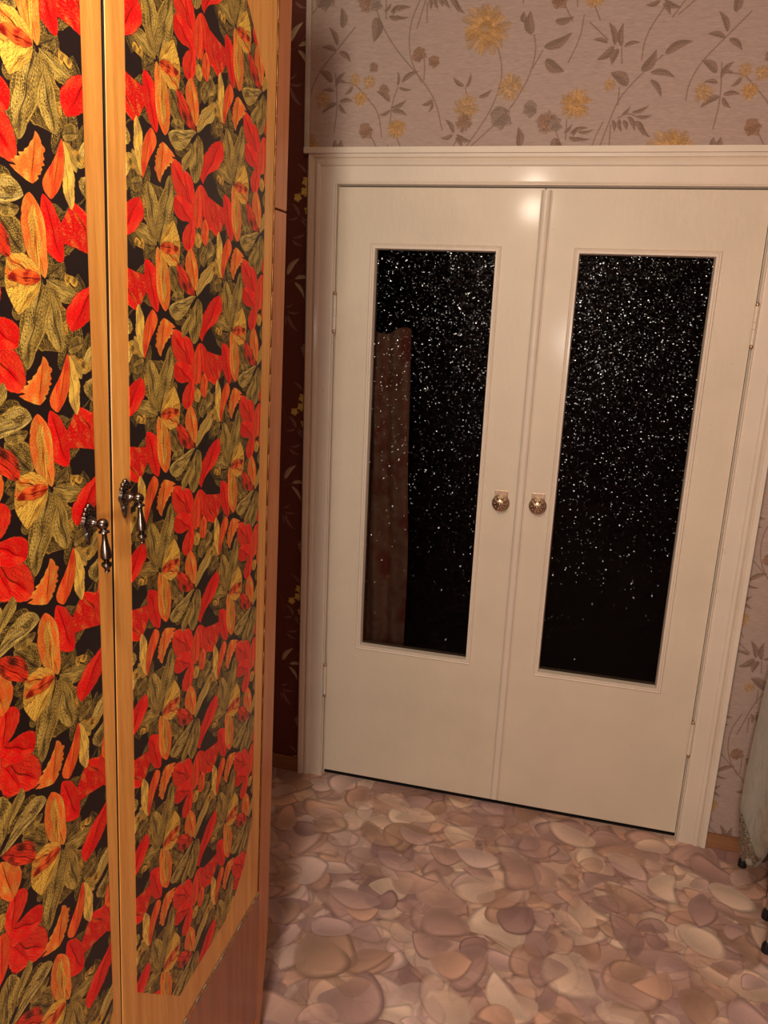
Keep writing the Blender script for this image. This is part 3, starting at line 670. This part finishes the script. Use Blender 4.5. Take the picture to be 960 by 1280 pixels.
# ---------------------------------------------------------------- wardrobe
K = .042; XF = .200
def sy(s, z): return s + K * z
def lean(z, s): return .0004 * (z - .41)   # the left door hangs a hair forward on its hinges
def slab(bm, s0, s1, z0, z1, xb, xf, mi=0, s1b=None, ln=None):
    """upright board in the plane of the front; the carcass leans a little, so s shifts with height"""
    q = [(s0, z0), (s1, z0), (s1 if s1b is None else s1b, z1), (s0, z1)]
    ln = ln or (lambda z, s: 0)
    prism(bm, [(xb + ln(z, s), sy(s, z), z) for s, z in q], [(xf + ln(z, s), sy(s, z), z) for s, z in q], mi)
wr = tag(empty('wardrobe', (-.05, -1.58, 0)), 'tall two-door wardrobe in honey veneer with red and khaki foliage film on its doors', 'wardrobe')
TOP = 2.30
S0, S1 = -2.137, -1.0315
bm = bmesh.new()
slab(bm, S1 - .022, S1 - .002, 0, TOP, -.36, XF - .024); slab(bm, S0, S0 + .02, 0, TOP, -.36, XF - .024)
slab(bm, S0 + .02, S1 - .022, TOP - .02, TOP, -.36, XF - .024); slab(bm, S0 + .02, S1 - .022, .10, .12, -.36, XF - .026)
slab(bm, S0 + .02, S1 - .022, .02, TOP, -.37, -.361); slab(bm, -1.624, -1.606, .12, TOP - .02, -.34, XF - .030)
obj('carcass', bm, m_plinth, wr)
bm = bmesh.new(); slab(bm, -1.0914, S1, .262, 1.806, XF - .020, XF + .001); slab(bm, -1.0914, S1, 1.809, TOP, XF - .020, XF + .001)
rr = random.Random(8); zz = [.262, .235, .20, .16, .11, .06, .02, 0]; e = [S1, S1 - .006, S1 - .010, S1 - .016, S1 - .024, S1 - .031, S1 - .036, S1 - .038]
prism(bm, [(XF - .020, sy(-1.0914, z), z) for z in zz] + [(XF - .020, sy(s + .003 * rr.random(), z), z) for s, z in zip(e[::-1], zz[::-1])],
      [(XF + .001, sy(-1.0914, z), z) for z in zz] + [(XF + .001, sy(s, z), z) for s, z in zip(e[::-1], zz[::-1])])
obj('corner_post', bm, m_post, wr, bevel=.0015)
bm = bmesh.new(); slab(bm, S0, -1.093, .09, .4024, XF - .020, XF + .003)
pl = obj('drawer', bm, m_plinth, wr)
bm = bmesh.new(); rr = random.Random(3); n = 110
for i in range(n):
    s0 = S0 + (-1.093 - S0) * i / n; s1 = S0 + (-1.093 - S0) * (i + 1) / n; d = .0035 * rr.random() + .001
    slab(bm, s0, s1, .4024, .4056 + .001 * rr.random(), XF - .016, XF + .003 - d)
    if rr.random() < .8: slab(bm, s0, s1, .4024 - .005 * rr.random(), .4024, XF + .002, XF + .0034)
obj('chipped_edge', bm, m_chip, pl)
bm = bmesh.new(); slab(bm, S0, -1.093, 0, .086, XF - .040, XF - .022); obj('plinth', bm, m_plinth, wr)
bm = bmesh.new(); slab(bm, S0, -1.093, 2.238, TOP, XF - .020, XF)
obj('top_rail', bm, m_wood, wr)
def wdoor(s0, s1, z0, z1, film, fm, s1b=None, ln=None):
    bm = bmesh.new(); slab(bm, s0, s1, z0, z1, XF - .020, XF, 0, s1b, ln); ln = ln or (lambda z, s: 0)
    d = obj('wardrobe_door', bm, m_wood, wr, bevel=.001)
    f0, f1, g0, g1, cl, cr = film
    q = [(f0 + cl, g0), (f1 - cr, g0), (f1 - cr * .35, g0 + cr * .55), (f1, g0 + cr * 1.25), (f1, g1 - cr * 1.1), (f1 - cr, g1), (f0 + cl, g1), (f0, g1 - cl), (f0, g0 + cl)]
    if s1b: q = [(s - (z - 1.35) * .0191 if s > f1 - .02 else s, z) for s, z in q]   # this film was cut out of true
    bm = bmesh.new(); prism(bm, [(XF - .0005 + ln(z, s), sy(s, z), z) for s, z in q], [(XF + .0006 + ln(z, s), sy(s, z), z) for s, z in q])
    obj('foliage_film', bm, fm, d)
    return d
d1 = wdoor(-1.6140, -1.0961, .410, 2.234, (-1.5737, -1.1369, .4763, 2.119, .132, .106), m_film_r)
d2 = wdoor(S0 + .002, -1.6166, .410, 2.234, (S0 + .042, -1.6519, .4763, 2.119, .11, .13), m_film_l, s1b=-1.6228, ln=lean)
bm = bmesh.new(); slab(bm, -1.6156, -1.6140, .411, 2.233, XF - .0195, XF - .0008); tag(obj('gap_shade_strip', bm, m_gap, d1), 'dark strip painting the shade in the gap between the wardrobe doors')  # near-black strip paints in the shade between the two doors
# piano hinge along the far edge of the right door
bm = bmesh.new(); z = .412
while z < 2.17:
    L = .05; lathe(bm, [(0, .0009), (.0006, .0014), (L - .003, .0014), (L - .0024, .0009)], (XF + .0006, sy(-1.0938, z), z), (0, K, 1), 8); z += L
obj('piano_hinge', bm, m_hinge, d1, smooth=True)
def pull(parent, s, z, dx=0):
    """cast back plate with a crown, a ball mount and a hanging drop"""
    y = sy(s, z); X0 = XF + .0004 + dx; o3 = Vector((X0, y, z))
    def fin(bm):   # the casting is 85 per cent of the drawn size
        for v in bm.verts: v.co = o3 + (v.co - o3) * .85
        return bm
    bm = bmesh.new()
    q = []
    for i in range(40):
        a = 2 * math.pi * i / 40; r = .0135 * (1 + .10 * math.cos(6 * a)); q.append((r * math.cos(a), r * 1.25 * math.sin(a)))
    prism(bm, [(X0, y + u, z + v) for u, v in q], [(X0 + .004, y + u * .8, z + v * .85) for u, v in q])
    q = [(-.005, -.012), (-.007, -.020), (-.004, -.028), (0, -.034), (.004, -.028), (.007, -.020), (.005, -.012)]
    prism(bm, [(X0, y + u, z + v) for u, v in q], [(X0 + .0035, y + u * .7, z + v) for u, v in q])
    for u, v, r in ((0, .024, .0048), (-.006, .020, .0044), (.006, .020, .0044), (-.010, .014, .004), (.010, .014, .004), (0, .017, .0058)): ball(bm, (X0 + .004, y + u, z + v), r, seg=10)
    p = obj('handle_plate', fin(bm), m_pewter, parent, smooth=True)
    bm = bmesh.new()
    lathe(bm, [(0, .010), (.003, .0105), (.005, .0075), (.0075, .009), (.0095, .0065), (.014, .0045), (.020, .0045)], (X0 + .002, y, z), (1, 0, 0), 20)
    ball(bm, (X0 + .026, y, z), .0085)
    obj('ball_mount', fin(bm), m_pewter, p, smooth=True)
    bm = bmesh.new()
    lathe(bm, [(0, .002), (.004, .0035), (.007, .0075), (.009, .0078), (.010, .004), (.013, .0035), (.024, .0048), (.036, .0075), (.046, .0080), (.050, .0045), (.052, .0038), (.054, .0072), (.058, .0076), (.062, .0045), (.064, .0035), (.067, .0042), (.070, .0)],
          (X0 + .0275, y, z - .003), (.04, 0, -1), 20, None)
    obj('drop', fin(bm), m_pewter, p, smooth=True)
pull(d1, -1.5915, 1.3856); pull(d2, -1.6731, 1.3712, lean(1.3712, -1.6731))

# ---------------------------------------------------------------- right edge: padded board on metal legs, dark cabinet
ib = tag(empty('ironing_board', (1.39, -.25, 0)), 'folded board under a grey-green cover leaning at the right edge, black rubber feet', 'ironing board')
def board_outline(zb, zt, grow=0):
    pts = []
    yc = -.27
    prof = [(0, .02), (.012, .045), (.035, .075), (.08, .108), (.16, .135), (.3, .152), (.6, .165), (1.05, .172)]
    l = [(yc + w + grow, zb + h) for h, w in prof]; r = [(yc - w - grow, zb + h) for h, w in prof]
    return l + r[::-1]
bm = bmesh.new(); o = board_outline(.175, 1.2)
prism(bm, [(1.366 + .05 * (z - .1), y, z) for y, z in o], [(1.384 + .05 * (z - .1), y, z) for y, z in o]); obj('board', bm, m_cab, ib)
M = NT('grey_green_cover'); ff = M.noise(26, detail=5)
M.l(M.ramp(ff, [(.3, lin(112, 104, 88)), (.7, lin(150, 142, 120))]), M.b.inputs['Base Color']); M.b.inputs['Roughness'].default_value = .55
M.b.inputs['Sheen Weight'].default_value = .3; M.bump(M.noise(60, detail=4), .5, .006); m_cover = M.m
bm = bmesh.new(); o = board_outline(.165, 1.2, .008); LL = []
for dx, g in ((.0, .93), (-.006, .985), (-.014, 1.0), (-.022, .985), (-.027, .93)):
    LL.append([(1.372 + dx + .05 * (z - .1) + .003 * math.sin(z * 37 + y * 20), -.27 + (y + .27) * g, .6 + (z - .6) * (1 - (1 - g) * .5) + .004 * math.sin(y * 60)) for y, z in o])
loft(bm, LL); obj('cover', bm, m_cover, ib, smooth=True)
# lacy gathered hem at the tip
M = NT('lacy_hem'); v = M.n('ShaderNodeTexVoronoi'); v.inputs['Scale'].default_value = 110; M.l(M.obj(), v.inputs['Vector'])
M.l(M.ramp(v.outputs['Distance'], [(.2, lin(176, 164, 146)), (.5, lin(120, 106, 90))]), M.b.inputs['Base Color']); M.b.inputs['Roughness'].default_value = .6; M.bump(v.outputs['Distance'], .9, .006)
bm = bmesh.new(); LL = []
for j in range(7):
    t = j / 6; ring = []
    for i in range(36):
        a = 2 * math.pi * i / 36; r = (.108 * (1 - t) ** .5 + .012) * (1 + .05 * math.sin(9 * a + j)); ring.append((1.362 + .022 * math.sin(a) * (1 - .4 * t) + .002 * math.sin(13 * a), -.27 + r * math.cos(a),   .250 - .09 * t + .006 * math.sin(7 * a)))
    LL.append(ring)
loft(bm, LL); obj('cover_hem', bm, M.m, ib, smooth=True)
for x, y, tx, ty in ((1.407, -.079, 1.412, -.20), (1.433, -.300, 1.430, -.24), (1.406, -.435, 1.412, -.33)):
    bm = bmesh.new(); tube(bm, [(x, y, .026), (x + (tx - x) * .3, y + (ty - y) * .3, .3), (tx, ty, .9)], .0065, 12); g = obj('leg', bm, m_chrome, ib, smooth=True)
    bm = bmesh.new(); lathe(bm, [(0, .011), (.002, .013), (.020, .0125), (.030, .009), (.034, .0075)], (x, y, 0), (0, 0, 1), 16); obj('rubber_foot', bm, m_rubber, g, smooth=True)
cb_ = tag(empty('cabinet', (1.58, -.40, 0)), 'dark brown cabinet with its lower corner showing at the right edge', 'cabinet')
bm = bmesh.new(); box(bm, 1.452, 1.75, -.62, -.20, 0, .70); obj('body', bm, m_cab, cb_, bevel=.003)
bm = bmesh.new(); box(bm, 1.447, 1.755, -.63, -.19, .702, .722); obj('top', bm, m_cab, cb_, bevel=.003)
